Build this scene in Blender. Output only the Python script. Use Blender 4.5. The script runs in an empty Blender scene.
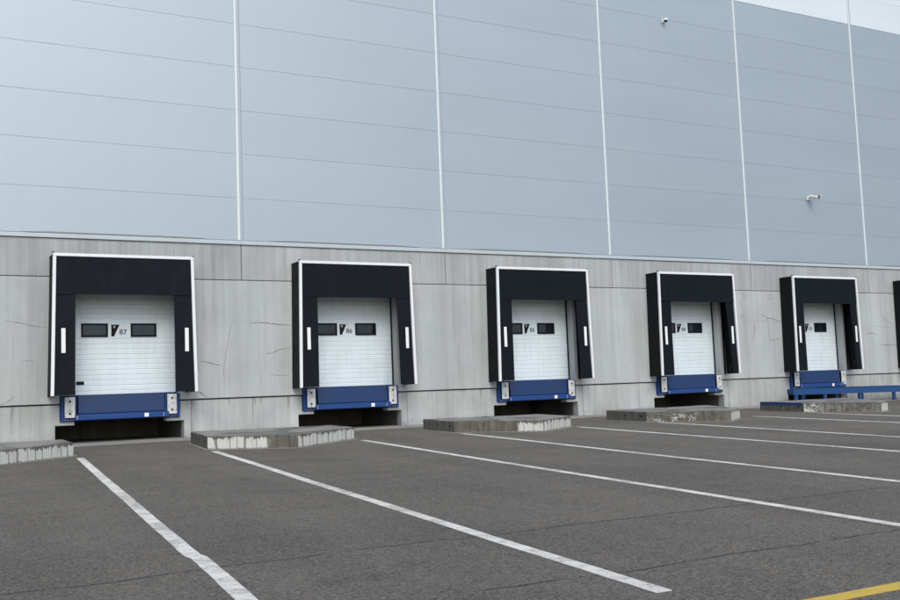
import bpy, bmesh, math, random
from mathutils import Vector, Matrix, noise as mnoise

random.seed(7)
SC = bpy.context.scene
COL = SC.collection
BAY = 6.0            # wall bay, metres
SLOPE = 0.024        # the yard falls away from the wall
DOCKS = [-3.03 + BAY * k for k in range(6)]
NUMS = ['87', '86', '85', '84', '83', None]
WHERE = ['numbered 87', 'numbered 86', 'numbered 85', 'numbered 84', 'numbered 83', 'past the blue ramp']


def gz(y):
    return SLOPE * min(0.0, max(y, -60.0))


# ------------------------------------------------------------------ materials
class NT:
    def __init__(s, name):
        s.m = bpy.data.materials.new(name)
        s.m.use_nodes = True
        s.t = s.m.node_tree
        s.b = s.t.nodes['Principled BSDF']

    def n(s, kind, **kw):
        nd = s.t.nodes.new(kind)
        for k, v in kw.items():
            if k.startswith('i_'):
                key = k[2:]
                nd.inputs[int(key) if key.isdigit() else key.replace('_', ' ')].default_value = v
            else:
                setattr(nd, k, v)
        return nd

    def l(s, a, b):
        s.t.links.new(a, b)

    def val(s, x, sock):
        if hasattr(x, 'is_output'):
            s.l(x, sock)
        else:
            sock.default_value = x

    def math(s, op, a, b=0.0, c=0.0, clamp=False):
        nd = s.n('ShaderNodeMath', operation=op, use_clamp=clamp)
        s.val(a, nd.inputs[0]); s.val(b, nd.inputs[1]); s.val(c, nd.inputs[2])
        return nd.outputs[0]

    def coord(s, kind='Object', scale=(1, 1, 1), rnd=0.0):
        tc = s.n('ShaderNodeTexCoord')
        mp = s.n('ShaderNodeMapping')
        mp.inputs['Scale'].default_value = scale
        s.l(tc.outputs[kind], mp.inputs['Vector'])
        if rnd:
            oi = s.n('ShaderNodeObjectInfo')
            cm = s.n('ShaderNodeCombineXYZ')
            r = s.math('MULTIPLY', oi.outputs['Random'], rnd)
            for i in range(3):
                s.l(r, cm.inputs[i])
            s.l(cm.outputs[0], mp.inputs['Location'])
        return mp.outputs[0]

    def noise(s, vec, scale, detail=4.0, rough=0.55, dist=0.0):
        nd = s.n('ShaderNodeTexNoise')
        nd.inputs['Scale'].default_value = scale
        nd.inputs['Detail'].default_value = detail
        nd.inputs['Roughness'].default_value = rough
        nd.inputs['Distortion'].default_value = dist
        s.l(vec, nd.inputs['Vector'])
        return nd.outputs['Fac']

    def ramp(s, fac, lo, hi, a=0.0, b=1.0):
        nd = s.n('ShaderNodeMapRange', clamp=True)
        s.l(fac, nd.inputs['Value'])
        for k, v in zip(('From Min', 'From Max', 'To Min', 'To Max'), (lo, hi, a, b)):
            nd.inputs[k].default_value = v
        return nd.outputs[0]

    def mix(s, fac, a, b, mode='MIX'):
        nd = s.n('ShaderNodeMix', data_type='RGBA', blend_type=mode)
        s.val(fac, nd.inputs[0])
        for x, sock in ((a, nd.inputs[6]), (b, nd.inputs[7])):
            if hasattr(x, 'is_output'):
                s.l(x, sock)
            else:
                sock.default_value = (*x, 1) if len(x) == 3 else x
        return nd.outputs[2]

    def grey(s, f):
        nd = s.n('ShaderNodeCombineColor')
        for i in range(3):
            s.l(f, nd.inputs[i])
        return nd.outputs[0]

    def bump(s, h, strength=0.3, dist=0.01):
        nd = s.n('ShaderNodeBump')
        nd.inputs['Strength'].default_value = strength
        nd.inputs['Distance'].default_value = dist
        s.l(h, nd.inputs['Height'])
        s.l(nd.outputs[0], s.b.inputs['Normal'])

    def out(s, col, rough=0.6, metal=0.0, spec=0.5):
        if hasattr(col, 'is_output'):
            s.l(col, s.b.inputs['Base Color'])
        else:
            s.b.inputs['Base Color'].default_value = (*col, 1)
        s.val(rough, s.b.inputs['Roughness'])
        s.val(metal, s.b.inputs['Metallic'])
        s.b.inputs['Specular IOR Level'].default_value = spec
        return s.m


def mat_concrete(name, base, streak=0.22, mottle=0.18, stain=0.35, warm=(1.0, 1.0, 0.97), drips=False):
    s = NT(name)
    v = s.coord('Object')
    st = s.noise(s.coord('Object', (5.0, 1.0, 0.16), 0), 1.3, 5, 0.6)
    st2 = s.noise(s.coord('Object', (1.1, 1.0, 0.05), 0), 1.0, 3, 0.5)
    mo = s.noise(v, 0.9, 6, 0.62)
    fine = s.noise(v, 38, 5, 0.7)
    dark = s.noise(s.coord('Object', (9.0, 1.0, 0.5), 0), 0.8, 4, 0.6, 0.4)
    f = s.math('ADD', s.ramp(st, 0.3, 0.7, 1 - streak, 1 + streak), s.ramp(mo, 0.3, 0.72, -mottle, mottle))
    f = s.math('ADD', f, s.ramp(st2, 0.3, 0.7, -0.13, 0.13))
    f = s.math('ADD', f, s.ramp(fine, 0.3, 0.7, -0.07, 0.07))
    f = s.math('SUBTRACT', f, s.ramp(dark, 0.62, 0.8, 0.0, stain))
    if drips:   # run-off stains hanging from the ledge and splash-back at the foot
        sz = s.n('ShaderNodeSeparateXYZ'); s.l(v, sz.inputs[0])
        dn = s.noise(s.coord('Object', (7.0, 1.0, 0.55)), 1.0, 5, 0.7)
        f = s.math('SUBTRACT', f, s.math('MULTIPLY', s.ramp(dn, 0.56, 0.68, 0, 0.55), s.ramp(sz.outputs[2], 0.45, 0.9)))
        sp = s.noise(v, 5.0, 5, 0.7)
        f = s.math('SUBTRACT', f, s.math('MULTIPLY', s.ramp(sp, 0.42, 0.6, 0, 0.3), s.ramp(sz.outputs[2], 0.22, 0.0)))
    oi = s.n('ShaderNodeObjectInfo')
    f = s.math('ADD', f, s.ramp(oi.outputs['Random'], 0, 1, -0.05, 0.05))
    c = s.mix(1.0, s.grey(f), tuple(base * w for w in warm), 'MULTIPLY')
    hue = s.noise(v, 0.5, 3)
    c = s.mix(s.ramp(hue, 0.4, 0.7, 0, 0.35), c, s.mix(1.0, c, (1.03, 1.0, 0.88), 'MULTIPLY'))
    # blow holes
    vo = s.n('ShaderNodeTexVoronoi'); vo.inputs['Scale'].default_value = 9.0
    s.l(v, vo.inputs['Vector'])
    pit = s.ramp(vo.outputs['Distance'], 0.03, 0.06, 1, 0)
    c = s.mix(s.math('MULTIPLY', pit, 0.45), c, (0.09, 0.09, 0.085))
    s.bump(s.math('SUBTRACT', s.math('ADD', s.math('MULTIPLY', fine, 0.4), s.math('MULTIPLY', mo, 0.5)), pit), 0.35, 0.006)
    return s.out(c, s.ramp(mo, 0.3, 0.7, 0.8, 0.95), 0, 0.3)


def mat_cladding(name, col, metal=0.35):
    s = NT(name)
    v = s.coord('Object')
    big = s.noise(s.coord('Object', (0.12, 1, 0.5)), 1.0, 3)
    micro = s.noise(s.coord('Object', (0.25, 1, 28)), 1.0, 2)
    run = s.noise(s.coord('Object', (7, 1, 0.12)), 1.0, 4)
    f = s.math('ADD', s.ramp(big, 0.3, 0.7, 0.965, 1.035), s.ramp(micro, 0.3, 0.7, -0.007, 0.007))
    f = s.math('ADD', f, s.ramp(run, 0.45, 0.75, 0.005, -0.012))
    # every sheet left the mill a touch different
    sx = s.n('ShaderNodeSeparateXYZ'); s.l(v, sx.inputs[0])
    cx = s.math('FLOOR', s.math('DIVIDE', sx.outputs[0], BAY))
    cz = s.math('FLOOR', s.math('DIVIDE', s.math('SUBTRACT', sx.outputs[2], 6.07), 1.16))
    wn = s.n('ShaderNodeTexWhiteNoise', noise_dimensions='2D')
    cb = s.n('ShaderNodeCombineXYZ'); s.l(cx, cb.inputs[0]); s.l(cz, cb.inputs[1]); s.l(cb.outputs[0], wn.inputs['Vector'])
    f = s.math('ADD', f, s.ramp(wn.outputs['Value'], 0, 1, -0.012, 0.012))
    c = s.mix(1.0, s.grey(f), col, 'MULTIPLY')
    s.bump(s.math('ADD', s.math('MULTIPLY', big, 0.6), s.math('MULTIPLY', micro, 0.05)), 0.12, 0.02)
    return s.out(c, s.ramp(big, 0.3, 0.7, 0.55, 0.60), metal, 0.4)


def mat_paint(name, col, rough=0.5, metal=0.0, dirt=0.25, dirtcol=(0.12, 0.11, 0.1), scale=3.0, lo=0.5, hi=0.8, rnd=40.0, spec=0.4):
    s = NT(name)
    v = s.coord('Object', (1, 1, 1), rnd)
    d = s.noise(v, scale, 6, 0.65)
    d2 = s.noise(s.coord('Object', (8, 8, 0.7), rnd), scale, 4, 0.6)
    f = s.math('MULTIPLY', s.ramp(s.math('ADD', s.math('MULTIPLY', d, 0.6), s.math('MULTIPLY', d2, 0.4)), lo, hi), dirt)
    c = s.mix(f, col, dirtcol)
    fine = s.noise(v, 60, 3)
    c = s.mix(1.0, s.grey(s.ramp(fine, 0.3, 0.7, 0.95, 1.05)), c, 'MULTIPLY')
    s.bump(d, 0.08, 0.01)
    return s.out(c, s.ramp(d, 0.3, 0.7, max(rough - 0.08, 0.02), rough + 0.1), metal, spec)


def mat_fabric(name, col):
    s = NT(name)
    v = s.coord('Object', (1, 1, 1), 30)
    a = s.noise(v, 1.6, 5, 0.6)
    d = s.noise(s.coord('Object', (6, 2, 0.6), 30), 1.4, 5, 0.65)
    scuff = s.noise(s.coord('Object', (14, 3, 1.2), 30), 1.2, 6, 0.7, 0.6)
    c = s.mix(s.ramp(d, 0.42, 0.75, 0, 0.5), col, tuple(x * 1.6 + 0.001 for x in col))
    c = s.mix(s.ramp(scuff, 0.68, 0.82, 0, 0.12), c, (0.06, 0.06, 0.06))
    weave = s.noise(v, 160, 2)
    s.bump(s.math('ADD', s.math('MULTIPLY', a, 1.0), s.math('MULTIPLY', weave, 0.05)), 0.35, 0.03)
    return s.out(c, s.ramp(a, 0.3, 0.7, 0.55, 0.72), 0, 0.16)


def mat_asphalt():
    s = NT('asphalt')
    v = s.coord('Object')
    sx = s.n('ShaderNodeSeparateXYZ'); s.l(v, sx.inputs[0])
    vo = s.n('ShaderNodeTexVoronoi'); vo.inputs['Scale'].default_value = 78.0
    s.l(v, vo.inputs['Vector'])
    sep = s.n('ShaderNodeSeparateColor'); s.l(vo.outputs['Color'], sep.inputs[0])
    stone = sep.outputs[0]
    vo3 = s.n('ShaderNodeTexVoronoi'); vo3.inputs['Scale'].default_value = 54.0
    s.l(v, vo3.inputs['Vector'])
    sep3 = s.n('ShaderNodeSeparateColor'); s.l(vo3.outputs['Color'], sep3.inputs[0])
    fine = s.noise(v, 150, 3, 0.7)
    mid = s.noise(v, 17, 5, 0.7)
    big = s.noise(v, 0.35, 5, 0.6)
    lane = s.noise(s.coord('Object', (1.1, 0.10, 1)), 1.0, 4, 0.55)
    patch = s.noise(s.coord('Object', (0.5, 0.9, 1)), 1.0, 5, 0.6, 0.5)
    f = s.math('ADD', s.math('ADD', s.ramp(stone, 0.0, 1.0, 0.40, 1.5), s.ramp(sep3.outputs[2], 0.0, 1.0, -0.22, 0.22)), s.ramp(fine, 0.3, 0.7, -0.3, 0.3))
    f = s.math('ADD', f, s.ramp(mid, 0.3, 0.7, -0.2, 0.2))
    f = s.math('ADD', f, s.ramp(big, 0.3, 0.7, -0.14, 0.12))
    f = s.math('ADD', f, s.ramp(lane, 0.3, 0.7, -0.12, 0.12))
    f = s.math('SUBTRACT', f, s.ramp(patch, 0.60, 0.74, 0.0, 0.26))
    c = s.mix(1.0, s.grey(f), (0.1135, 0.1025, 0.0830), 'MULTIPLY')
    # pale chips of aggregate
    vo2 = s.n('ShaderNodeTexVoronoi'); vo2.inputs['Scale'].default_value = 32.0
    s.l(v, vo2.inputs['Vector'])
    sep2 = s.n('ShaderNodeSeparateColor'); s.l(vo2.outputs['Color'], sep2.inputs[0])
    chip = s.math('MULTIPLY', s.ramp(vo2.outputs['Distance'], 0.12, 0.2, 1, 0), s.math('GREATER_THAN', sep2.outputs[1], 0.80))
    c = s.mix(s.math('MULTIPLY', chip, 0.75), c, (0.44, 0.43, 0.40))
    # paving joints that run parallel to the wall and have opened up
    wob = s.noise(s.coord('Object', (1, 0, 0)), 2.2, 6, 0.7)
    wob2 = s.noise(s.coord('Object', (1, 0, 0)), 0.35, 2, 0.5)
    gap = s.noise(s.coord('Object', (1, 0, 0)), 1.1, 3, 0.6)
    gap9 = s.noise(s.coord('Object', (1, 0, 0)), 9.0, 3, 0.6)
    crack = None
    for yy, wd, lo in ((-17.40, 0.014, 0.40), (-19.40, 0.015, 0.43), (-12.9, 0.006, 0.5), (-8.7, 0.006, 0.52)):
        y = s.math('ADD', sx.outputs[1], s.math('ADD', s.ramp(wob, 0.2, 0.8, -0.05, 0.05), s.ramp(wob2, 0.2, 0.8, -0.16 - yy, 0.16 - yy)))
        k = s.ramp(s.math('ABSOLUTE', y), wd * 0.5, wd * 1.4, 1, 0)
        k = s.math('MULTIPLY', k, s.ramp(s.math('ADD', s.math('MULTIPLY', gap, 0.6), s.math('MULTIPLY', gap9, 0.4)), lo, lo + 0.08))
        crack = k if crack is None else s.math('MAXIMUM', crack, k)
    c = s.mix(crack, c, (0.012, 0.012, 0.012))
    h = s.math('SUBTRACT', s.math('ADD', s.math('MULTIPLY', stone, 0.5), s.math('MULTIPLY', fine, 0.6)), s.math('MULTIPLY', crack, 3.0))
    s.bump(h, 0.55, 0.004)
    return s.out(c, s.ramp(patch, 0.4, 0.7, 0.88, 0.68), 0, 0.45)


def mat_roadpaint(name, col):
    s = NT(name)
    v = s.coord('Object')
    a = s.noise(v, 5, 6, 0.7)
    b = s.noise(v, 48, 4, 0.75)
    w = s.noise(v, 0.8, 3, 0.6)
    f = s.math('ADD', s.math('MULTIPLY', a, 0.45), s.math('ADD', s.math('MULTIPLY', b, 0.4), s.math('MULTIPLY', w, 0.3)))
    c = s.mix(s.ramp(f, 0.545, 0.67, 0, 0.7), col, (0.13, 0.125, 0.12))
    c = s.mix(s.ramp(w, 0.45, 0.75, 0, 0.3), c, tuple(x * 0.55 for x in col))
    s.bump(b, 0.4, 0.003)
    return s.out(c, 0.75, 0, 0.4)


def mat_island_side(name, mode):
    """side faces of the kerb islands; UV is metres along the face and above the ground"""
    s = NT(name)
    uv = s.n('ShaderNodeUVMap')
    sx = s.n('ShaderNodeSeparateXYZ'); s.l(uv.outputs[0], sx.inputs[0])
    u, h = sx.outputs[0], sx.outputs[1]
    oi = s.n('ShaderNodeObjectInfo')
    cb = s.n('ShaderNodeCombineXYZ')
    s.l(s.math('ADD', u, s.math('MULTIPLY', oi.outputs['Random'], 37.0)), cb.inputs[0]); s.l(h, cb.inputs[1])
    V = cb.outputs[0]
    n1 = s.noise(V, 4.0, 5, 0.65)
    n2 = s.noise(V, 22.0, 5, 0.7)
    cbu = s.n('ShaderNodeCombineXYZ'); s.l(s.math('MULTIPLY', u, 9.0), cbu.inputs[0]); s.l(s.math('MULTIPLY', h, 1.2), cbu.inputs[1])
    colm = s.noise(cbu.outputs[0], 1.0, 4, 0.6)
    f = s.math('ADD', s.ramp(n1, 0.3, 0.7, 0.72, 1.2), s.ramp(n2, 0.3, 0.7, -0.13, 0.13))
    f = s.math('ADD', f, s.ramp(colm, 0.35, 0.7, -0.3, 0.3))
    base = s.mix(1.0, s.grey(f), (0.122, 0.117, 0.098), 'MULTIPLY')
    # form boards, with a thin dark joint between them
    cell = s.math('MULTIPLY', u, 4.6)
    jn = s.noise(s.grey(s.math('ADD', s.math('MULTIPLY', u, 1.7), s.math('MULTIPLY', oi.outputs['Random'], 5.0))), 1.0, 2)
    fr = s.math('FRACT', s.math('ADD', cell, s.math('ADD', s.math('MULTIPLY', n1, 0.2), s.math('MULTIPLY', jn, 2.2))))
    joint = s.math('MAXIMUM', s.ramp(fr, 0.03, 0.07, 1, 0), s.ramp(fr, 0.93, 0.97, 0, 1))
    base = s.mix(s.math('MULTIPLY', joint, 0.45), base, (0.04, 0.04, 0.035))
    if mode == 'plain':
        c = base
    else:
        wn = s.n('ShaderNodeTexNoise'); wn.inputs['Scale'].default_value = 7.0; wn.inputs['Detail'].default_value = 5
        cb2 = s.n('ShaderNodeCombineXYZ'); s.l(u, cb2.inputs[0]); s.l(s.math('MULTIPLY', oi.outputs['Random'], 9.0), cb2.inputs[1])
        s.l(cb2.outputs[0], wn.inputs['Vector'])
        wn2 = s.noise(cb2.outputs[0], 26.0, 4, 0.75)
        top = s.math('ADD', s.ramp(wn.outputs['Fac'], 0.38, 0.66, 0.275, 0.20), s.ramp(wn2, 0.4, 0.7, 0.015, -0.07))
        paint = s.ramp(s.math('SUBTRACT', top, s.math('ADD', h, s.ramp(n2, 0.3, 0.7, -0.02, 0.02))), -0.004, 0.012)
        paint = s.math('MULTIPLY', paint, s.math('SUBTRACT', 1.0, s.math('MULTIPLY', joint, s.ramp(wn2, 0.35, 0.6, 0.35, 1.0))))
        paint = s.math('MULTIPLY', paint, s.ramp(colm, 0.62, 0.72, 1.0, 0.55))
        low = s.ramp(s.math('ADD', h, s.ramp(n2, 0.3, 0.7, -0.02, 0.02)), 0.005, 0.03)
        paint = s.math('MULTIPLY', paint, low)
        if mode == 'patchy':
            m = s.ramp(s.math('ADD', s.math('MULTIPLY', n1, 0.55), s.math('MULTIPLY', n2, 0.45)), 0.525, 0.58)
            paint = s.math('MULTIPLY', paint, m)
            paint = s.math('MULTIPLY', paint, s.ramp(u, 1.25, 1.6, 1, 0.1))
        elif mode == 'short':
            m = s.ramp(s.math('ADD', s.math('MULTIPLY', n1, 0.55), s.math('MULTIPLY', n2, 0.45)), 0.47, 0.53)
            paint = s.math('MULTIPLY', paint, m)
            paint = s.math('MULTIPLY', paint, s.ramp(s.math('ADD', u, s.math('MULTIPLY', n1, 0.5)), 0.6, 0.85, 1, 0.16))
        elif mode == 'half':
            m = s.ramp(s.math('ADD', s.math('MULTIPLY', n1, 0.5), s.math('MULTIPLY', n2, 0.5)), 0.36, 0.42)
            paint = s.math('MULTIPLY', paint, m)
            paint = s.math('MULTIPLY', paint, s.ramp(s.math('ADD', u, s.math('MULTIPLY', n2, 0.25)), 1.36, 1.44, 1, 0))
        elif mode == 'tip':
            m = s.ramp(s.math('ADD', u, s.math('MULTIPLY', n2, 0.22)), 1.62, 1.68)
            paint = s.math('MULTIPLY', paint, m)
        wc = s.mix(s.ramp(colm, 0.4, 0.75, 0, 0.4), (0.52, 0.54, 0.51), (0.33, 0.34, 0.325))
        wc = s.mix(s.ramp(n2, 0.6, 0.75, 0, 0.5), wc, (0.2, 0.2, 0.185))
        c = s.mix(paint, base, wc)
    s.bump(s.math('SUBTRACT', n2, joint), 0.5, 0.006)
    return s.out(c, 0.88, 0, 0.3)


def mat_island_top():
    s = NT('island_top_concrete')
    v = s.coord('Object', (1, 1, 1), 50)
    a = s.noise(v, 1.1, 5, 0.62, 0.4)
    b = s.noise(v, 24, 5, 0.7)
    w = s.ramp(a, 0.49, 0.55)
    c = s.mix(s.ramp(b, 0.3, 0.7), (0.19, 0.185, 0.168), (0.27, 0.265, 0.245))
    c = s.mix(s.math('MULTIPLY', w, 0.8), c, (0.055, 0.053, 0.048))
    s.bump(b, 0.3, 0.004)
    return s.out(c, s.ramp(w, 0, 1, 0.72, 0.42), 0, 0.4)


def mat_glass():
    s = NT('window_glass')
    v = s.coord('Object')
    a = s.noise(v, 2.0, 3)
    s.bump(a, 0.05, 0.01)
    c = s.mix(s.ramp(a, 0.35, 0.65), (0.008, 0.011, 0.017), (0.016, 0.020, 0.027))
    s.b.inputs['Specular Tint'].default_value = (0.62, 0.78, 1.0, 1)
    return s.out(c, 0.06, 0, 0.5)


M = dict(
    panel=mat_concrete('wall_concrete', 0.40, 0.09, 0.09, 0.22, (0.925, 1.01, 1.05)),
    band=mat_concrete('band_concrete', 0.36, 0.14, 0.09, 0.3, (0.93, 1.01, 1.05)),
    plinth=mat_concrete('plinth_concrete', 0.385, 0.12, 0.15, 0.35, (0.945, 1.01, 1.02), drips=True),
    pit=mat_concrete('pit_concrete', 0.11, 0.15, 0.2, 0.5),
    apron=mat_concrete('apron_concrete', 0.25, 0.05, 0.2, 0.2, (1.02, 1.0, 0.93)),
    clad=mat_cladding('blue_grey_cladding', (0.385, 0.455, 0.505), 0.6),
    clad2=mat_cladding('pale_cladding', (0.63, 0.70, 0.74), 0.2),
    strip=mat_paint('white_flashing', (0.62, 0.69, 0.72), 0.45, 0.0, 0.15),
    flash=mat_paint('pale_flashing', (0.37, 0.425, 0.455), 0.5, 0.0, 0.4, (0.25, 0.27, 0.27), 1.5),
    strip2=mat_paint('grey_flashing', (0.36, 0.43, 0.475), 0.5, 0.2, 0.1),
    drip=mat_paint('dull_flashing', (0.20, 0.225, 0.235), 0.5, 0.2, 0.3),
    trim=mat_paint('white_aluminium_trim', (0.69, 0.74, 0.77), 0.45, 0.0, 0.25, (0.3, 0.3, 0.29), 2.0),
    fabric=mat_fabric('black_curtain_fabric', (0.0026, 0.0056, 0.0092)),
    fabric2=mat_fabric('black_side_fabric', (0.006, 0.0065, 0.008)),
    rubber=mat_paint('black_rubber', (0.010, 0.010, 0.012), 0.65, 0, 0.2, spec=0.2),
    mark=mat_paint('white_marker', (0.74, 0.76, 0.77), 0.5, 0, 0.2, (0.3, 0.3, 0.3)),
    door=mat_paint('white_door_steel', (0.62, 0.715, 0.77), 0.45, 0.0, 0.35, (0.27, 0.28, 0.27), 1.3, 0.45, 0.8),
    black=mat_paint('black_plastic', (0.006, 0.007, 0.010), 0.5, 0, 0.1, spec=0.12),
    ink=mat_paint('dark_print', (0.03, 0.032, 0.035), 0.5, 0, 0.1),
    blue=mat_paint('blue_steel', (0.011, 0.052, 0.205), 0.5, 0.0, 0.45, (0.03, 0.045, 0.075), 2.5, 0.45, 0.75, spec=0.3),
    bluelip=mat_paint('worn_blue_lip', (0.009, 0.036, 0.125), 0.5, 0.0, 0.6, (0.026, 0.038, 0.060), 2.2, 0.40, 0.66, spec=0.25),
    ramp=mat_paint('ramp_blue_steel', (0.008, 0.056, 0.185), 0.5, 0.0, 0.5, (0.04, 0.06, 0.08), 2.5, 0.45, 0.78),
    steel=mat_paint('galvanised_steel', (0.60, 0.62, 0.62), 0.45, 0.15, 0.7, (0.12, 0.12, 0.115), 7.0, 0.48, 0.66),
    label=mat_paint('white_label', (0.82, 0.83, 0.84), 0.5, 0, 0.05),
    crack=mat_paint('crack_dark', (0.095, 0.096, 0.094), 0.9, 0, 0.4),
    crack2=mat_paint('crack_faint', (0.24, 0.25, 0.25), 0.9, 0, 0.4),
    camw=mat_paint('camera_white', (0.78, 0.79, 0.78), 0.35, 0, 0.1),
    glass=mat_glass(),
    asphalt=mat_asphalt(),
    white=mat_roadpaint('white_road_paint', (0.70, 0.69, 0.63)),
    yellow=mat_roadpaint('yellow_road_paint', (0.56, 0.40, 0.06)),
    i_plain=mat_island_side('island_plain', 'plain'),
    i_white=mat_island_side('island_whitewashed', 'white'),
    i_half=mat_island_side('island_half_whitewashed', 'half'),
    i_patchy=mat_island_side('island_patchy', 'patchy'),
    i_short=mat_island_side('island_short_patch', 'short'),
    i_tip=mat_island_side('island_white_tip', 'tip'),
    i_top=mat_island_top(),
)


# ------------------------------------------------------------------ mesh helpers
class MB:
    def __init__(s):
        s.v, s.f, s.mi, s.mats = [], [], [], []
        s.cur = 0

    def mat(s, key):
        if key not in s.mats:
            s.mats.append(key)
        s.cur = s.mats.index(key)
        return s

    def add(s, vs, fs):
        o = len(s.v)
        s.v += [tuple(v) for v in vs]
        for f in fs:
            s.f.append([i + o for i in f]); s.mi.append(s.cur)

    def prism(s, lo, hi):
        n = len(lo)
        s.add(list(lo) + list(hi), [list(range(n))[::-1], list(range(n, 2 * n))] + [[i, (i + 1) % n, (i + 1) % n + n, i + n] for i in range(n)])

    def box(s, x0, x1, y0, y1, z0, z1):
        s.prism([(x0, y0, z0), (x1, y0, z0), (x1, y1, z0), (x0, y1, z0)], [(x0, y0, z1), (x1, y0, z1), (x1, y1, z1), (x0, y1, z1)])

    def py(s, poly, y0, y1):
        s.prism([(x, y0, z) for x, z in poly], [(x, y1, z) for x, z in poly])

    def px(s, prof, x0, x1):
        s.prism([(x0, y, z) for y, z in prof], [(x1, y, z) for y, z in prof])

    def pz(s, poly, z0, z1):
        s.prism([(x, y, z0) for x, y in poly], [(x, y, z1) for x, y in poly])

    def tube(s, a, b, r0, r1=None, n=14):
        r1 = r0 if r1 is None else r1
        a, b = Vector(a), Vector(b)
        d = (b - a).normalized()
        u = d.orthogonal().normalized(); w = d.cross(u)
        ring = lambda c, r: [c + (u * math.cos(t) + w * math.sin(t)) * r for t in (2 * math.pi * i / n for i in range(n))]
        s.prism(ring(a, r0), ring(b, r1))

    def build(s, name, mats=None, parent=None, bevel=0.0, segs=1, smooth=False):
        me = bpy.data.meshes.new(name)
        me.from_pydata(s.v, [], s.f)
        keys = s.mats if s.mats else [mats]
        for k in keys:
            me.materials.append(M[k])
        if s.mats:
            me.polygons.foreach_set('material_index', s.mi)
        bm = bmesh.new(); bm.from_mesh(me)
        bmesh.ops.recalc_face_normals(bm, faces=bm.faces)
        if bevel:
            es = [e for e in bm.edges if len(e.link_faces) == 2 and e.calc_face_angle(0) > 0.5]
            bmesh.ops.bevel(bm, geom=es, offset=bevel, segments=segs, profile=0.5, affect='EDGES', clamp_overlap=True)
        bm.to_mesh(me); bm.free()
        if smooth:
            me.shade_smooth()
        o = bpy.data.objects.new(name, me)
        COL.objects.link(o)
        if parent:
            o.parent = parent
        return o


def tag(o, label, cat, group=None):
    o['label'] = label; o['category'] = cat
    if group:
        o['group'] = group
    return o


def empty(name, loc, label, cat, group=None):
    o = bpy.data.objects.new(name, None)
    o.empty_display_size = 0.3
    o.location = loc
    COL.objects.link(o)
    return tag(o, label, cat, group)


def text_mesh(txt, size, mat, name, parent, x, y, z, bold=0.0, wscale=1.0):
    cu = bpy.data.curves.new(name, 'FONT')
    cu.body = txt; cu.size = size; cu.extrude = 0.001; cu.offset = bold
    cu.align_x = 'CENTER'
    tmp = bpy.data.objects.new(name + '_source', cu)
    COL.objects.link(tmp)
    bpy.context.view_layer.update()
    me = bpy.data.meshes.new_from_object(tmp.evaluated_get(bpy.context.evaluated_depsgraph_get()))
    bpy.data.objects.remove(tmp)
    bpy.data.curves.remove(cu)
    me.name = name
    me.materials.clear(); me.materials.append(M[mat])
    # stand it up to face -y
    me.transform(Matrix.Translation((x, y, z)) @ Matrix.Rotation(math.pi / 2, 4, 'X') @ Matrix.Diagonal((wscale, 1, 1, 1)))
    o = bpy.data.objects.new(name, me)
    COL.objects.link(o); o.parent = parent
    return o


# ------------------------------------------------------------------ ground
def sheet(name, pts, off, mat, kind='structure'):
    me = bpy.data.meshes.new(name)
    me.from_pydata([(x, y, gz(y) + off) for x, y in pts], [], [list(range(len(pts)))])
    me.materials.append(M[mat])
    o = bpy.data.objects.new(name, me); COL.objects.link(o)
    if kind:
        o['kind'] = kind
    return o


g = MB()
ys = [60.0, 0.0, -1.27, -8, -16, -24, -40, -60.0, -600.0]
vs = []
for y in ys:
    vs += [(-500, y, gz(y)), (500, y, gz(y))]
g.add(vs, [[2 * i, 2 * i + 1, 2 * i + 3, 2 * i + 2] for i in range(len(ys) - 1)])
go = g.build('ground', 'asphalt'); go['kind'] = 'structure'
ap = sheet('pavement', [(-18, 0.05), (-18, -1.27), (48, -1.27), (48, 0.05)], 0.006, 'apron')

# ------------------------------------------------------------------ warehouse
X0, X1 = -3, 8
W = empty('warehouse', (0, 0, 0), 'long warehouse with blue grey metal cladding above a concrete loading dock wall', 'warehouse')
ZF = 4.865
crack_lists = {}


def ribbon(name, pts, w, parent, y, mat='crack'):
    """an opened hairline crack: a thin, uneven band standing 2 mm proud of the wall"""
    fine = []
    for a, b in zip(pts, pts[1:]):
        n = max(2, int(math.dist(a, b) / 0.05))
        for i in range(n):
            t = i / n
            j = 0.012 * mnoise.noise((a[0] * 3 + t * 4, a[1] * 5, t * 3))
            fine.append((a[0] + (b[0] - a[0]) * t + j, a[1] + (b[1] - a[1]) * t + j * 1.5))
    fine.append(pts[-1])
    vs, fs = [], []
    N = len(fine)
    for i, (x, z) in enumerate(fine):
        p, q = fine[max(i - 1, 0)], fine[min(i + 1, N - 1)]
        dx, dz = q[0] - p[0], q[1] - p[1]
        L = math.hypot(dx, dz) or 1
        ww = w * (0.35 + 0.65 * abs(math.sin(i * 1.7 + x * 9))) * min(1, 0.35 + 1.3 * min(i, N - 1 - i) / N * 2)
        vs += [(x - dz / L * ww / 2, y, z + dx / L * ww / 2), (x + dz / L * ww / 2, y, z - dx / L * ww / 2)]
    for i in range(N - 1):
        fs.append([2 * i, 2 * i + 1, 2 * i + 3, 2 * i + 2])
    m = MB(); m.add(vs, fs)
    return m.build(name, mat, parent)


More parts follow.
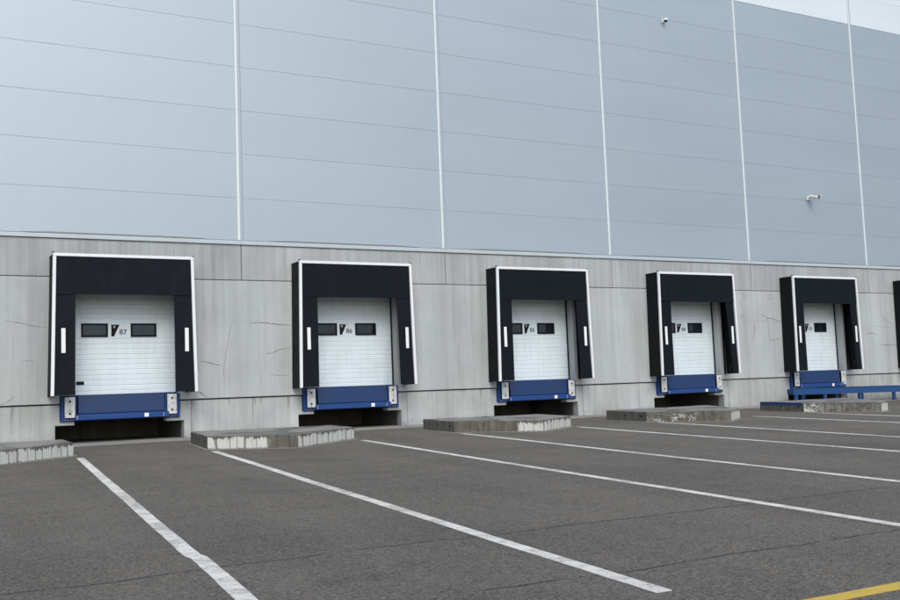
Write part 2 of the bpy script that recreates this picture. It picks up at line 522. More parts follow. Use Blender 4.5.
panels = {}
edges = [-18.0] + [e for c in DOCKS for e in (c - 1.40, c + 1.40)] + [48.0]
for j in range(0, len(edges), 2):
    m = MB(); m.box(edges[j], edges[j + 1], 0, 0.3, 0.94, 3.922)
    panels[j // 2 - 1] = m.build('concrete_panel', 'panel', W, 0.012)
for c in DOCKS:
    m = MB(); m.box(c - 1.398, c + 1.398, 0.004, 0.3, 3.85, 3.922); m.build('lintel', 'panel', W)
for k in range(X0, X1):
    xa, xb = BAY * k + 0.008, BAY * (k + 1) - 0.008
    di = k + 1                       # dock in the middle of this bay
    has = 0 <= di < 6
    c = DOCKS[di] if has else None
    m = MB(); m.box(xa, xb, 0, 0.3, 3.938, 4.845); m.build('concrete_band', 'band', W, 0.008)
    yp = 0.045
    if has:
        xm = c + 1.69
        xl = c - BAY + 1.69 + 0.005 if di else xa
        L = [(xl, -0.4), (c - 1.5, -0.4), (c - 1.5, 0.43), (c - 1.07, 0.43), (c - 1.07, 0.515), (c - 1.395, 0.515), (c - 1.395, 0.912), (xl, 0.912)]
        m = MB(); m.py(L, yp, 0.33); m.build('plinth', 'plinth', W, 0.01)
        R = [(c + 1.5, -0.4), (xm - 0.005, -0.4), (xm - 0.005, 0.912), (c + 1.395, 0.912), (c + 1.395, 0.515), (c + 1.07, 0.515), (c + 1.07, 0.43), (c + 1.5, 0.43)]
        m = MB(); m.py(R, yp, 0.33); m.build('plinth', 'plinth', W, 0.01)
        if di == 5:
            m = MB(); m.box(xm + 0.005, xb, yp, 0.33, -0.4, 0.912); m.build('plinth', 'plinth', W, 0.01)
        # pit under the leveller
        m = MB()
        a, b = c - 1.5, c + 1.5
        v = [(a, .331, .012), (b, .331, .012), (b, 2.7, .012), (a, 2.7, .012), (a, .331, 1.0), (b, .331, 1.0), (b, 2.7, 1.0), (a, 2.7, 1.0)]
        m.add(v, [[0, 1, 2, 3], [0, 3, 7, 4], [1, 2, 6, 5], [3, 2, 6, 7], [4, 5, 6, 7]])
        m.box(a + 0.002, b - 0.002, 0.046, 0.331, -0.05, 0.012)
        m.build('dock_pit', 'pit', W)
    else:
        m = MB(); m.box(xa, xb, yp, 0.33, -0.4, 0.912); m.build('plinth', 'plinth', W, 0.01)
    # metal cladding: one folded sheet profile per bay, grooves at the sheet joints
    rows = [6.07 + 1.16 * i for i in range(14)]
    def profile(za, zb, yf):
        pr = [(yf, za)]
        for z in rows:
            if za + 0.1 < z < zb - 0.1:
                pr += [(yf, z - 0.007), (yf + 0.006, z - 0.003), (yf + 0.006, z + 0.002), (yf, z + 0.007)]
        pr.append((yf, zb))
        return pr
    for nm, za, zb, mt in (('cladding', 4.97, 14.19, 'clad'), ('pale_cladding', 14.205, 20.0, 'clad2')):
        pr = profile(za, zb, 0.0)
        m = MB()
        xs = (BAY * k + 0.066, BAY * (k + 1) - 0.05)
        n = len(pr)
        m.add([(xs[0], y, z) for y, z in pr] + [(xs[1], y, z) for y, z in pr], [[i, i + n, i + 1 + n, i + 1] for i in range(n - 1)])
        m.box(xs[0], xs[1], 0.03, 0.12, za, zb)
        m.build(nm, mt, W)
    # raised cover strip at the bay joint
    x = BAY * k - 0.03
    m = MB()
    m.mat('strip').px([(0.05, ZF + 0.1), (-0.035, ZF + 0.1), (-0.035, 20.0), (0.05, 20.0)], x - 0.062, x + 0.002)
    m.mat('strip2').px([(0.05, ZF + 0.1), (-0.012, ZF + 0.1), (-0.012, 20.0), (0.05, 20.0)], x + 0.0035, x + 0.084)
    m.build('cover_strip', None, W)
    # drip flashing at the foot of the cladding
    m = MB()
    m.px([(0.06, 4.853), (-0.040, 4.853), (-0.040, 4.870), (-0.028, 4.930), (-0.014, 4.958), (0.06, 4.958)], BAY * k + 0.002, BAY * (k + 1) - 0.002)
    m.build('flashing', 'flash', W)
    m = MB()
    m.py([(BAY * k + 0.75, 4.972), (BAY * k + 1.3, 4.964), (BAY * k + 4.6, 4.964), (BAY * k + 5.15, 4.972), (BAY * k + 4.6, 4.998), (BAY * k + 1.3, 4.998)], -0.019, -0.003)
    m.build('drip_trim', 'drip', W)
# shell so that the inside is dark
m = MB(); m.box(-18, 48, 0.15, 45, 20.0, 20.4); m.build('roof', 'clad', W)
m = MB(); m.box(-18.3, -18.0, 0.0, 45, -0.4, 20.4); m.build('side_wall', 'clad', W)
m = MB(); m.box(48.0, 48.3, 0.0, 45, -0.4, 20.4); m.build('side_wall', 'clad', W)
m = MB(); m.box(-18, 48, 45, 45.3, -0.4, 20.4); m.build('rear_wall', 'clad', W)

# cracks, lifting anchors and the cold joint, where the photograph has them
P = panels
for pts, w, k in (([(0.17, 2.83), (0.33, 2.84), (0.68, 2.83), (1.06, 2.78), (1.33, 2.77)], .020, 0),
                  ([(0.6, 2.04), (0.79, 2.05), (0.96, 2.14), (1.29, 2.16)], .015, 0),
                  ([(-0.22, 3.01), (-0.34, 2.65), (-0.42, 2.2), (-0.51, 1.72), (-0.53, 1.57), (-0.47, 1.19)], .009, -1),
                  ([(-1.12, 1.87), (-0.94, 1.85), (-0.76, 1.79), (-0.56, 1.74)], .018, -1),
                  ([(-1.2, 1.13), (-1.13, 1.11), (-0.96, 0.98)], .022, 0),
                  ([(0.67, 1.49), (1.1, 1.46), (1.24, 1.46)], .009, 0),
                  ([(-5.6, 2.88), (-5.29, 2.84), (-4.95, 2.75), (-4.70, 2.74)], .012, -1),
                  ([(-5.25, 1.96), (-4.97, 1.95)], .009, -1),
                  ([(-5.71, 0.97), (-5.55, 1.03), (-5.42, 1.14)], .014, -1),
                  ([(18.36, 3.13), (18.64, 2.98), (18.88, 2.97), (19.16, 2.89), (19.37, 2.82)], .022, 3),
                  ([(18.64, 2.98), (18.7, 2.65), (18.71, 2.21), (18.95, 2.23), (19.32, 2.3)], .018, 3),
                  ([(18.03, 2.85), (18.02, 2.58), (17.9, 2.17)], .018, 2),
                  ([(17.38, 2.96), (17.54, 3.11)], .020, 2),
                  ([(18.99, 1.06), (19.3, 1.29)], .018, 3),
                  ([(23.65, 2.41), (23.98, 2.45), (24.25, 2.37)], .024, 3),
                  ([(24.43, 2.0), (24.94, 1.99), (25.39, 1.97)], .018, 4),
                  ([(24.88, 3.8), (24.94, 3.49)], .020, 4),
                  ([(24.6, 3.1), (25.2, 2.7)], .016, 4)):
    ribbon('crack', pts, w, P[sum(pts[0][0] > c for c in DOCKS) - 1], -0.002)
for a, b in (((17.36, 2.88), (19.3, 2.85)), ((23.65, 2.72), (25.3, 2.64))):
    ribbon('cold_joint', [a, b], .012, P[sum(a[0] > c for c in DOCKS) - 1], -0.002, 'crack2')
for cx, cz, k in ((17.61, 3.74, 2), (18.83, 3.72, 3)):
    m = MB()
    vs, fs = [], []
    for i in range(20):
        t = 2 * math.pi * i / 20
        for r in (0.075, 0.098):
            vs.append((cx + r * math.cos(t), -0.002, cz + r * math.sin(t)))
    for i in range(20):
        j = (i + 1) % 20
        fs.append([2 * i, 2 * i + 1, 2 * j + 1, 2 * j])
    m.add(vs, fs); m.build('anchor_mark', 'crack2', P[sum(cx > c for c in DOCKS) - 1])


# ------------------------------------------------------------------ sectional doors (parts of the warehouse)
def make_door(i):
    c = DOCKS[i]
    yf = 0.285
    gro = [1.22 + 0.125 * j for j in range(11)] + [2.95 + 0.125 * j for j in range(8)]
    pr = [(yf, 1.135)]
    for z in gro:
        pr += [(yf, z - 0.013), (yf + 0.009, z - 0.004), (yf + 0.009, z + 0.004), (yf, z + 0.013)]
    pr += [(yf, 3.95), (yf + 0.05, 3.95), (yf + 0.05, 1.135)]
    m = MB(); m.px(pr, c - 1.365, c + 1.365)
    d = m.build('loading_door', 'door', W)
    if NUMS[i]:
        d['label'] = 'white ribbed sectional door with two small windows, numbered ' + NUMS[i]
    for sg in (-1, 1):
        m = MB()
        m.box(c + sg * 1.385 - 0.018, c + sg * 1.385 + 0.018, 0.255, 0.30, 1.13, 3.85)
        m.build('door_seal', 'rubber', d)
    m = MB(); m.box(c - 1.365, c + 1.365, yf - 0.004, yf + 0.04, 1.112, 1.134); m.build('bottom_seal', 'rubber', d)
    for xa, xb in ((-0.87, -0.25), (0.29, 0.91)):
        m = MB()
        x0, x1, z0, z1, r = c + xa, c + xb, 2.515, 2.845, 0.045
        m.box(x0, x1, yf - 0.022, yf - 0.002, z1 - r, z1); m.box(x0, x1, yf - 0.022, yf - 0.002, z0, z0 + r)
        m.box(x0, x0 + r, yf - 0.022, yf - 0.002, z0 + r, z1 - r); m.box(x1 - r, x1, yf - 0.022, yf - 0.002, z0 + r, z1 - r)
        m.build('window_frame', 'black', d)
        m = MB(); m.box(x0 + r - .003, x1 - r + .003, yf - 0.010, yf - 0.003, z0 + r - .003, z1 - r + .003)
        m.build('window_pane', 'glass', d)
    if NUMS[i]:
        m = MB(); m.py([(c - .17, 2.815), (c + .025, 2.815), (c - .105, 2.53), (c - .17, 2.53)], yf - .006, yf - .002)
        m.build('number_sign', 'black', d)
        text_mesh('V', 0.092, 'label', 'sign_letter', d, c - 0.100, yf - 0.0075, 2.725, 0.001, 0.95)
        text_mesh(NUMS[i], 0.176, 'ink', 'door_number', d, c + 0.108, yf - 0.004, 2.575, 0.0015, 1.02)
    m = MB(); m.box(c - .99, c - .81, yf - .012, yf - .002, 1.375, 1.455); m.build('door_handle', 'black', d, 0.004)
    return d


for i in range(6):
    make_door(i)


# ------------------------------------------------------------------ dock shelters
def cloth(mb, x0a, x1a, x0b, x1b, z0, z1, y, amp, seed, nx=10, nz=26, th=0.012, lean=0.0):
    """hanging curtain: x0a..x1a along its top edge, x0b..x1b along its bottom edge"""
    vs, fs = [], []
    for j in range(nz + 1):
        t = j / nz
        z = z1 + (z0 - z1) * t
        for i in range(nx + 1):
            s = i / nx
            xa = x0a + (x0b - x0a) * t; xb = x1a + (x1b - x1a) * t
            x = xa + (xb - xa) * s
            yy = y + amp * (mnoise.noise((x * 1.7 + seed, z * 0.8, seed)) + 0.5 * mnoise.noise((x * 5, z * 2.2 + seed, seed))) + lean * t
            vs.append((x, yy, z))
    n = len(vs)
    vs += [(x, yy + th, z) for x, yy, z in vs]
    w = nx + 1
    for j in range(nz):
        for i in range(nx):
            a = j * w + i
            fs.append([a, a + 1, a + 1 + w, a + w])
            fs.append([n + a, n + a + w, n + a + 1 + w, n + a + 1])
    for j in range(nz):
        for a in (j * w, j * w + nx):
            fs.append([a, a + w, a + w + n, a + n])
    for i in range(nx):
        for a in (i, nz * w + i):
            fs.append([a, a + 1, a + 1 + n, a + n])
    mb.add(vs, fs)


SH = ['black dock shelter with white edge trim around the door %s' % w for w in WHERE]
SH[5] = 'black dock shelter cut off by the photo edge, last past the blue ramp'
rt_in = [(1.15, 1.16), (1.18, 1.20), (1.16, 1.19), (1.22, 1.38), (1.22, 1.37), (1.18, 1.2)]
for i, c in enumerate(DOCKS):
    S = empty('dock_shelter', (c, 0, 1.12), SH[i], 'dock shelter', 'dock shelters over the loading doors')
    T, B = 1.625, 1.685              # half width at the head and at the foot
    H = 3.29                         # 1.12 .. 4.41
    yf = -0.60
    # side walls of black fabric from the wall to the front frame
    for sg in (-1, 1):
        m = MB()
        def sec(z, hw):
            return [(sg * hw, yf + 0.006, z), (sg * hw, -0.003, z), (sg * (hw - 0.03), -0.003, z), (sg * (hw - 0.03), yf + 0.006, z)]
        n = 12
        rings = []
        for j in range(n + 1):
            t = j / n
            hw = B + (T - B) * t - 0.012
            r = sec(0.0 + (H - 0.05) * t, hw)
            bul = 0.010 * mnoise.noise((t * 5, i * 3.1, sg)) + 0.010 * math.sin(t * 9 + i)
            rings.append([r[0], r[1], r[2], r[3]])
        vs = [p for r in rings for p in r]
        fs = [[j * 4 + a, j * 4 + (a + 1) % 4, j * 4 + 4 + (a + 1) % 4, j * 4 + 4 + a] for j in range(n) for a in range(4)]
        fs += [[0, 1, 2, 3], [n * 4 + a for a in (3, 2, 1, 0)]]
        m.add(vs, fs)
        m.build('side_panel', 'fabric2', S)
    m = MB(); m.box(-T + 0.005, T - 0.005, yf + 0.008, -0.004, H - 0.045, H - 0.012); m.build('roof_panel', 'fabric2', S, 0.004)
    # rear frame on the wall
    for sg in (-1, 1):
        m = MB()
        m.box(sg * (T - 0.07) - 0.03, sg * (T - 0.07) + 0.03, -0.04, -0.002, 0.0, H - 0.06)
        m.build('rear_frame', 'black', S)
    # aluminium edge trim, a strip along the head and one down each side
    m = MB(); m.box(-T, T, yf - 0.016, yf + 0.05, H - 0.072, H); m.build('head_trim', 'trim', S, 0.006)
    for sg in (-1, 1):
        m = MB()
        w = 0.072
        zt = H - 0.074
        hwt = T + (B - T) * 0.02
        lo = [(sg * B, yf - .016, 0), (sg * B, yf + .045, 0), (sg * (B - w), yf + .045, 0), (sg * (B - w), yf - .016, 0)]
        hi = [(sg * hwt, yf - .016, zt), (sg * hwt, yf + .045, zt), (sg * (hwt - w), yf + .045, zt), (sg * (hwt - w), yf - .016, zt)]
        m.prism(lo, hi); m.build('side_trim', 'trim', S, 0.005)
    m = MB()
    m.box(-T - 0.018, -T + 0.03, yf - 0.012, yf + 0.04, H + 0.001, H + 0.028)
    m.build('corner_cap', 'black', S, 0.004)
    m = MB()
    m.box(T - 0.035, T + 0.012, yf - 0.012, yf + 0.04, H + 0.001, H + 0.022)
    m.build('corner_cap', 'black', S, 0.004)
    # head curtain, in front of the two side curtains
    zs = 3.46 - 1.12
    m = MB(); cloth(m, -T + .075, T - .075, -T + .06, T - .06, zs, H - 0.07, yf + 0.004, 0.014, i * 7.3, 26, 10, 0.012, 0.02)
    m.build('head_curtain', 'fabric', S, smooth=False)
    m = MB(); cloth(m, -T + .074, -1.13, -B + .074, -1.15, 0.012, zs + 0.12, yf + 0.042, 0.012, i * 3.7 + 50, 6, 30, 0.012, -0.02)
    lc = m.build('side_curtain', 'fabric', S)
    ra, rb = rt_in[i]
    m = MB(); cloth(m, ra, T - .074, rb, B - .074, 0.012, zs + 0.12, yf + 0.042, 0.012, i * 5.1 + 80, 6, 30, 0.012, -0.02)
    rc = m.build('side_curtain', 'fabric', S)
    if i in (3, 4):                  # loose strap on the two farther doors' right curtains
        m = MB(); m.tube((rb - 0.10, yf + 0.09, 0.10), (rb - 0.02, yf + 0.06, 0.36), 0.012, 0.010, 8); m.build('strap', 'rubber', rc)
    for sg, x in ((-1, -1.405), (1, 1.435)):
        m = MB(); m.box(x - 0.045, x + 0.045, yf + 0.008, yf + 0.014, 0.98, 1.55)
        m.build('guide_marker', 'mark', S)


# ------------------------------------------------------------------ dock levellers
LV = ['blue steel dock leveller with two scuffed steel bumpers below the door %s' % w for w in WHERE]
LV[4] = 'blue steel dock leveller half hidden behind the blue ramp, below door 83'
for i, c in enumerate(DOCKS):
    Lv = empty('dock_leveller', (c, 0, 0.52), LV[i], 'dock leveller', 'dock levellers under the doors')
    z = lambda a: a - 0.52
    # backing frame
    for sg in (-1, 1):
        m = MB()
        x0, x1 = sorted((sg * 1.03, sg * 1.385))
        m.box(x0, x1, -0.028, 0.30, z(0.522), z(1.105))
        m.build('frame', 'blue', Lv, 0.004)
    m = MB(); m.box(-1.028, 1.028, -0.01, 0.05, z(0.525), z(0.66)); m.build('front_beam', 'blue', Lv)
    m = MB(); m.box(-1.02, 1.02, -0.020, 2.5, z(1.108), z(1.128)); m.build('platform', 'bluelip', Lv, 0.003)
    # hanging lip, folded slightly outward at the foot
    m = MB(); m.px([(-0.050, z(1.118)), (-0.024, z(1.118)), (-0.075, z(0.695)), (-0.110, z(0.695))], -1.005, 1.005)
    m.build('lip', 'bluelip', Lv, 0.004)
    m = MB(); m.px([(-0.012, z(0.690)), (-0.075, z(0.690)), (-0.155, z(0.665)), (-0.165, z(0.655)), (-0.165, z(0.550)), (-0.150, z(0.540)), (-0.012, z(0.527))], -1.09, 1.09)
    kb = m.build('lip_keeper', 'blue', Lv, 0.003)
    m = MB(); m.box(0.50, 0.60, -0.1685, -0.1660, z(0.562), z(0.650)); m.build('label_plate', 'label', kb)
    for x in (-1.04, 0.96):
        for zz in (0.575, 0.625):
            m = MB(); m.tube((x, -0.166, z(zz)), (x, -0.171, z(zz)), 0.011, 0.009, 10); m.build('rivet', 'label', kb)
    for sg in (-1, 1):
        xc = sg * 1.185 - 0.01
        m = MB(); m.box(xc - 0.108, xc + 0.108, -0.105, -0.029, z(0.60), z(1.09)); bu = m.build('bumper', 'rubber', Lv, 0.008)
        m = MB(); m.box(xc - 0.115, xc + 0.115, -0.122, -0.106, z(0.605), z(1.088)); m.build('bumper_plate', 'steel', bu, 0.006)
        m = MB()
        for zz in (0.70, 0.985):
            m = MB(); m.tube((xc, -0.1225, z(zz)), (xc, -0.1265, z(zz)), 0.027, 0.025, 16)
            m.build('bolt_hole', 'rubber', bu)
        for q in range(4):
            m = MB(); m.tube((xc - 0.09 + 0.06 * q, -0.029, z(0.555)), (xc - 0.09 + 0.06 * q, -0.036, z(0.555)), 0.011, 0.009, 8)
            m.build('bolt', 'steel', Lv)

# ------------------------------------------------------------------ kerb islands between the docks
ISL = {-1: [(-2.0, -2.5), (-2.27, -4.55), (-0.72, -5.68), (1.2, -4.1), (1.2, -2.85)],
       0: [(-2.03, -2.4), (-2.27, -4.55), (-0.73, -5.66), (1.2, -4.08), (1.2, -2.8)],
       1: [(-2.1, -2.3), (-2.17, -4.0), (-0.52, -5.43), (0.98, -4.35), (1.1, -2.8)],
       2: [(-2.6, -2.7), (-2.67, -4.45), (-1.2, -6.0), (-0.1, -5.2), (1.0, -2.8)],
       3: [(-2.7, -2.65), (-2.83, -4.45), (-1.58, -6.1), (-0.8, -5.7), (0.9, -2.8)]}
names = {-1: ('low concrete island streaked with white paint, cut off by the left photo edge', ('i_plain', 'i_white', 'i_white')),
         0: ('low concrete island streaked with white paint between docks 87 and 86', ('i_plain', 'i_half', 'i_white')),
         1: ('low bare concrete island with one white painted end between docks 86 and 85', ('i_plain', 'i_tip', 'i_white')),
         2: ('low concrete island with patchy white marks between docks 85 and 84', ('i_plain', 'i_patchy', 'i_white')),
         3: ('low concrete island with a blue rear edge between docks 84 and 83', ('i_plain', 'i_short', 'i_white'))}
for k, (lab, mats) in names.items():
    ox = BAY * k
    I = empty('kerb_island', (ox, -3.9, gz(-3.9)), lab, 'kerb island', 'concrete islands in front of the dock wall')
    pts = [(x, y + 3.9) for x, y in ISL[k]]
    hgt = 0.27
    gl = lambda y: gz(y - 3.9) - gz(-3.9)
    me = bpy.data.meshes.new('block')
    n = len(pts)
    # front faces cut into short runs with slightly chipped upper arris
    run_lo, run_hi, seg_face = [], [], []
    rr = random.Random(k + 20)
    for a in range(n):
        p, q = pts[a], pts[(a + 1) % n]
        N = max(2, int(math.dist(p, q) / 0.11))
        for j in range(N):
            t = j / N
            run_lo.append((p[0] + (q[0] - p[0]) * t, p[1] + (q[1] - p[1]) * t))
            run_hi.append(hgt - (0.003 * rr.random() if rr.random() < 0.9 else 0.014 * rr.random()))
            seg_face.append((a, math.dist(p, q) * t, math.dist(p, q) / N))
    nv = len(run_lo)
    cen = Vector((sum(p[0] for p in pts) / n, sum(p[1] for p in pts) / n))
    def ins(p, d):
        v = cen - Vector(p); v.normalize(); return (p[0] + v.x * d, p[1] + v.y * d)
    V, F, FM, UV = [], [], [], []
    for (x, y), h in zip(run_lo, run_hi):
        g0 = gl(y)
        xi, yi = ins((x, y), 0.014)
        V += [(x, y, g0 - 0.1), (x, y, g0 + h - 0.016), (xi, yi, g0 + h)]
    for a in range(nv):
        b = (a + 1) % nv
        s, u0, du = seg_face[a]
        mi = s if s < 3 else 0
        F.append([3 * a, 3 * b, 3 * b + 1, 3 * a + 1]); FM.append(mi)
        UV.append([(u0, -0.1), (u0 + du, -0.1), (u0 + du, .254), (u0, .254)])
        F.append([3 * a + 1, 3 * b + 1, 3 * b + 2, 3 * a + 2]); FM.append(mi)
        UV.append([(u0, .30), (u0 + du, .30), (u0 + du, .32), (u0, .32)])
    F.append([3 * a + 2 for a in range(nv)]); FM.append(3); UV.append([(V[3 * a + 2][0], V[3 * a + 2][1]) for a in range(nv)])
    me.from_pydata(V, [], F)
    for q in mats + ('i_top',):
        me.materials.append(M[q])
    me.polygons.foreach_set('material_index', FM)
    ul = me.uv_layers.new(name='UVMap')
    for poly, uvs in zip(me.polygons, UV):
        for li, w in zip(poly.loop_indices, uvs):
            ul.data[li].uv = w
    bm = bmesh.new(); bm.from_mesh(me); bmesh.ops.recalc_face_normals(bm, faces=bm.faces); bm.to_mesh(me); bm.free()
    o = bpy.data.objects.new('block', me); COL.objects.link(o); o.parent = I
    # thin mortar bed that shows round its foot
    def grow(p, d):
        v = Vector(p) - cen; v.normalize(); return (p[0] + v.x * d, p[1] + v.y * d)
    m = MB()
    gp = [grow(p, 0.07) for p in pts]
    m.prism([(x, y, gl(y) - 0.05) for x, y in gp], [(x, y, gl(y) + 0.008) for x, y in gp])
    m.build('mortar_bed', 'apron', I)
    # drilled lifting holes in the left end
    m = MB()
    a, b = Vector(pts[0]), Vector(pts[1])
    nrm = Vector((-(b - a).y, (b - a).x)).normalized()
    if nrm.x > 0:
        nrm = -nrm
    for t in (0.5, 0.88):
        p = a.lerp(b, t)
        zz = gl(p.y) + 0.15
        m.tube((p.x + nrm.x * .001, p.y + nrm.y * .001, zz), (p.x + nrm.x * .004, p.y + nrm.y * .004, zz), 0.03, 0.03, 12)
    m.build('lifting_hole', 'rubber', I)
    if k == 3:
        m = MB()
        d = (b - a)
        p0, p1 = a + d * 0.02, a + d * 0.97
        q0, q1 = p0 + nrm * 0.012, p1 + nrm * 0.012
        zt = [gl(p.y) + hgt for p in (p0, p1)]
        m.prism([(p0.x, p0.y, zt[0] - .06), (p1.x, p1.y, zt[1] - .06), (q1.x, q1.y, zt[1] - .06), (q0.x, q0.y, zt[0] - .06)],
                [(p0.x, p0.y, zt[0] + .01), (p1.x, p1.y, zt[1] + .01), (q1.x, q1.y, zt[1] + .01), (q0.x, q0.y, zt[0] + .01)])
        m.build('blue_edge', 'blue', I)


# ------------------------------------------------------------------ painted lines
def line(name, a, b, w, mat, label, group=None, wob=0.006, kink=None):
    """a painted stripe: 1.5 mm of paint lying 3 mm above the tarmac, edges a little uneven"""
    a, b = Vector(a), Vector(b)
    L = (b - a).length
    d = (b - a) / L
    nrm = Vector((d.y, -d.x))
    N = int(L / 0.14)
    m = MB()
    rows = []
    rr = random.Random(int(a.x * 100))
    for i in range(N + 1):
        t = i / N
        p = a.lerp(b, t)
        off = 0.03 * mnoise.noise((t * L * 0.22, a.x, 1.0))
        if kink and -p.y > kink:
            off -= 0.033
        e0 = w / 2 + wob * mnoise.noise((t * L * 2.1, a.x, 5.0)) + rr.uniform(-.002, .002)
        e1 = w / 2 + wob * mnoise.noise((t * L * 2.1, a.x, 9.0)) + rr.uniform(-.002, .002)
        q0, q1 = p + nrm * (off + e0), p + nrm * (off - e1)
        if abs(d.y) > 0.5 and i in (0, N):   # ends cut parallel to the wall
            q0 += d * ((p.y - q0.y) / d.y); q1 += d * ((p.y - q1.y) / d.y)
        rows.append((q0, q1))
    org = Vector((a.x, a.y, gz(a.y)))
    vs = []
    for q0, q1 in rows:
        for q in (q0, q1):
            vs.append((q.x - org.x, q.y - org.y, gz(q.y) + 0.0045 - org.z))
    nv = len(vs)
    vs += [(x, y, z - 0.003) for x, y, z in vs]
    fs = []
    for i in range(N):
        fs.append([2 * i, 2 * i + 1, 2 * i + 3, 2 * i + 2])
        fs.append([2 * i, 2 * i + 2, 2 * i + 2 + nv, 2 * i + nv]); fs.append([2 * i + 1, 2 * i + 1 + nv, 2 * i + 3 + nv, 2 * i + 3])
    fs += [[0, nv, nv + 1, 1], [2 * N, 2 * N + 1, 2 * N + 1 + nv, 2 * N + nv]]
    m.add(vs, fs)
    o = m.build(name, mat)
    o.location = org
    return tag(o, label, 'road marking', group)


GL = 'white lane lines painted on the yard'
TAN = math.tan(math.radians(5.45))
for x, y, yend, lab in (
        (-4.77, -4.72, -21.5, 'broad worn white line nearest the camera, running from the leftmost island'),
        (-2.30, -5.12, -20.1, 'white line from the left corner of the island between docks 87 and 86'),
        (1.16, -4.62, -20.1, 'white line from the right end of the island between docks 87 and 86'),
        (3.78, -4.45, -20.1, 'white line from the left corner of the island between docks 86 and 85'),
        (7.00, -4.62, -20.1, 'white line from the right end of the island between docks 86 and 85'),
        (9.42, -4.80, -20.1, 'white line from the left corner of the island between docks 85 and 84'),
        (12.9, -4.75, -20.1, 'white line from the right end of the island between docks 85 and 84'),
        (15.1, -5.02, -20.1, 'white line from the left corner of the island between docks 84 and 83'),
        (19.15, -4.70, -20.1, 'farthest white line, at the right end of the island between docks 84 and 83')):
    line('lane_line', (x, y), (x - TAN * (y - yend), yend), 0.135, 'white', lab, GL, kink=16.85 if x < -4 else None)
line('kerb_line', (-16, -20.86), (40, -20.86), 0.14, 'yellow', 'yellow line along the yard in the bottom right corner')

# ------------------------------------------------------------------ blue loading ramp in front of the last dock
R = empty('loading_ramp', (18.62, -0.75, 0), 'long blue steel ramp on legs standing along the wall below door 83', 'loading ramp')
rx = lambda x: x - 19.0
top = lambda x: 0.562 - 0.0125 * (x - 19.0)
ry = lambda y: y + 0.42
XE = 31.0


def sloped(mb, xa, xa2, ya, yb, da, db):
    """bar along the ramp from xa (front) / xa2 (back) to its far end, da..db below the deck line"""
    c4 = [(xa, ya), (XE, ya), (XE, yb), (xa2, yb)]
    mb.prism([(rx(x), ry(y), top(x) + da) for x, y in c4], [(rx(x), ry(y), top(x) + db) for x, y in c4])


for y0, y1, yw, x0 in ((-0.66, -0.58, -0.64, 19.0), (-0.26, -0.18, -0.22, 19.32)):
    m = MB()
    sloped(m, x0, x0, y0, y1, -0.013, 0.0)
    sloped(m, x0, x0, yw, yw + 0.018, -0.205, -0.014)
    sloped(m, x0, x0, y0, y1, -0.235, -0.206)
    m.build('side_beam', 'ramp', R)
for xf, xb in ((19.13, 19.9), (20.52, 21.55), (22.28, 22.85), (24.1, 24.6), (25.9, 26.4), (27.7, 28.2), (29.5, 30.0)):
    # the ramp is an open frame: two beams on legs, tied by cross beams
    for x, yb in ((xf, -0.61), (xb, -0.23)):
        m = MB()
        m.box(rx(x) - 0.055, rx(x) + 0.055, ry(yb) - 0.04, ry(yb) + 0.04, gz(yb - .33) + 0.016, top(x) - 0.237)
        m.box(rx(x) - 0.09, rx(x) + 0.09, ry(yb) - 0.06, ry(yb) + 0.06, gz(yb - .33) + 0.007, gz(yb - .33) + 0.016)
        m.build('leg', 'ramp', R)
    m = MB(); m.box(rx(xf) - 0.03, rx(xf) + 0.03, ry(-0.57), ry(-0.27), top(xf) - 0.19, top(xf) - 0.04); m.build('cross_beam', 'ramp', R)

# ------------------------------------------------------------------ security cameras on the cladding
Cc = empty('security_camera', (21.08, 0, 7.3), 'white bullet security camera on an arm, above the shelter of door 83', 'security camera')
m = MB(); m.box(-0.08, 0.08, -0.04, -0.001, -0.06, 0.10); m.build('wall_plate', 'camw', Cc, 0.008)
m = MB(); m.tube((0, -0.04, 0.03), (0.03, -0.17, 0.09), 0.028); m.tube((0.03, -0.16, 0.09), (0.05, -0.2, 0.05), 0.028); m.build('arm', 'camw', Cc)
a = Vector((-0.02, -0.14, 0.09)); b = Vector((0.05, -0.44, -0.02)); d = (b - a).normalized()
m = MB(); m.tube(a, b, 0.085, 0.092, 20); hs = m.build('housing', 'camw', Cc, 0.006)
m = MB(); m.tube(b + d * .001, b + d * .012, 0.060, 0.060, 20); m.build('lens_window', 'glass', hs)
m = MB(); m.tube(b + d * .012, b + d * .018, 0.030, 0.024, 16); m.build('lens', 'steel', hs)
up = Vector((0, 0, 0.05))
m = MB()
side = d.cross(Vector((0, 0, 1))).normalized() * 0.09
nu = side.cross(d).normalized()
q = [a + nu * 0.08, b + d * 0.07 + nu * 0.08]
m.prism([q[0] - side, q[0] + side, q[1] + side, q[1] - side], [p + nu * 0.012 for p in (q[0] - side, q[0] + side, q[1] + side, q[1] - side)])
m.build('sun_hood', 'camw', hs)

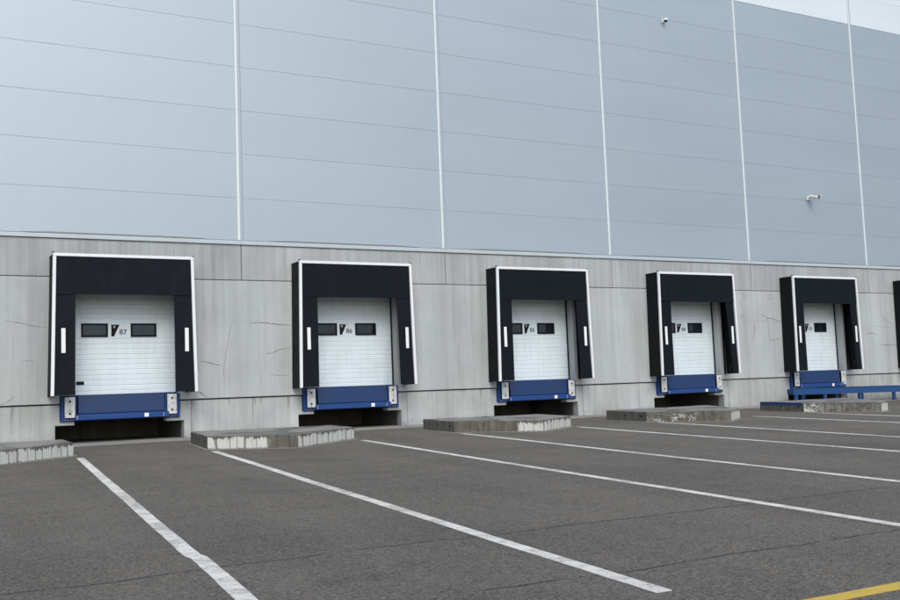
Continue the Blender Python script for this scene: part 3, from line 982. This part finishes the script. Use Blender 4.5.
C2 = empty('security_camera', (14.71, 0, 12.95), 'small white dome security camera high on the cladding above door 85', 'security camera')
m = MB(); m.box(-0.07, 0.07, -0.03, -0.001, -0.08, 0.10); m.build('wall_plate', 'camw', C2, 0.006)
m = MB(); m.tube((0, -0.03, 0.04), (0.0, -0.20, 0.04), 0.03); m.build('arm', 'camw', C2)
m = MB()
def lathe(mb, c, prof, n=20):
    vs, fs = [], []
    for r, z in prof:
        vs += [(c[0] + r * math.cos(2 * math.pi * i / n), c[1] + r * math.sin(2 * math.pi * i / n), c[2] + z) for i in range(n)]
    for j in range(len(prof) - 1):
        for i in range(n):
            fs.append([j * n + i, j * n + (i + 1) % n, (j + 1) * n + (i + 1) % n, (j + 1) * n + i])
    fs += [list(range(n)), list(range((len(prof) - 1) * n, len(prof) * n))[::-1]]
    mb.add(vs, fs)
lathe(m, (0, -0.20, 0.0), [(0.04, 0.09), (0.075, 0.075), (0.10, 0.04), (0.105, 0.0), (0.10, -0.02)])
hs = m.build('housing', 'camw', C2, smooth=True)
m = MB(); lathe(m, (0, -0.20, -0.021), [(0.088, 0.0), (0.083, -0.035), (0.062, -0.067), (0.03, -0.085), (0.006, -0.09)]); m.build('dome', 'glass', hs, smooth=True)
C2.scale = (0.7, 0.7, 0.7)

# ------------------------------------------------------------------ sky and sun
wd = bpy.data.worlds.new('World')
SC.world = wd
wd.use_nodes = True
nt = wd.node_tree
sky = nt.nodes.new('ShaderNodeTexSky')
sky.sky_type = 'NISHITA'
sky.sun_disc = False
EL, AZ = math.radians(42), math.radians(195)   # azimuth clockwise from +y: behind the camera, to its left
sky.sun_elevation = EL
sky.sun_rotation = AZ
sky.air_density = 1.0
sky.dust_density = 2.3
sky.ozone_density = 1.0
bg = nt.nodes['Background']
bg.inputs['Strength'].default_value = 0.11
nt.links.new(sky.outputs[0], bg.inputs[0])
sl = bpy.data.lights.new('sun', 'SUN')
sl.energy = 1.0
sl.angle = math.radians(40)
sl.color = (1.0, 0.97, 0.93)
so = bpy.data.objects.new('sun', sl)
COL.objects.link(so)
dirv = Vector((math.sin(AZ) * math.cos(EL), math.cos(AZ) * math.cos(EL), math.sin(EL)))
so.rotation_euler = dirv.to_track_quat('Z', 'Y').to_euler()
so.location = dirv * 60

# ------------------------------------------------------------------ camera
cam = bpy.data.cameras.new('camera')
co = bpy.data.objects.new('camera', cam)
COL.objects.link(co)
yaw, pit, rol = 0.5144, 0.0891, -0.0384
fwd = Vector((math.sin(yaw) * math.cos(pit), math.cos(yaw) * math.cos(pit), math.sin(pit)))
right = Vector((math.cos(yaw), -math.sin(yaw), 0))
up = right.cross(fwd)
r2 = right * math.cos(rol) + up * math.sin(rol)
u2 = up * math.cos(rol) - right * math.sin(rol)
mat = Matrix((r2, u2, -fwd)).transposed().to_4x4()
mat.translation = Vector((-8.255, -25.426, 0.877))
co.matrix_world = mat
cam.sensor_width = 36.0
cam.lens = 1026.65 / 900 * 36.0
cam.clip_start = 0.1
cam.clip_end = 2000
SC.camera = co

SC.view_settings.view_transform = 'Standard'
SC.view_settings.look = 'None'
SC.view_settings.gamma = 1.0
SC.view_settings.use_curve_mapping = False
SC.view_settings.exposure = 0.75
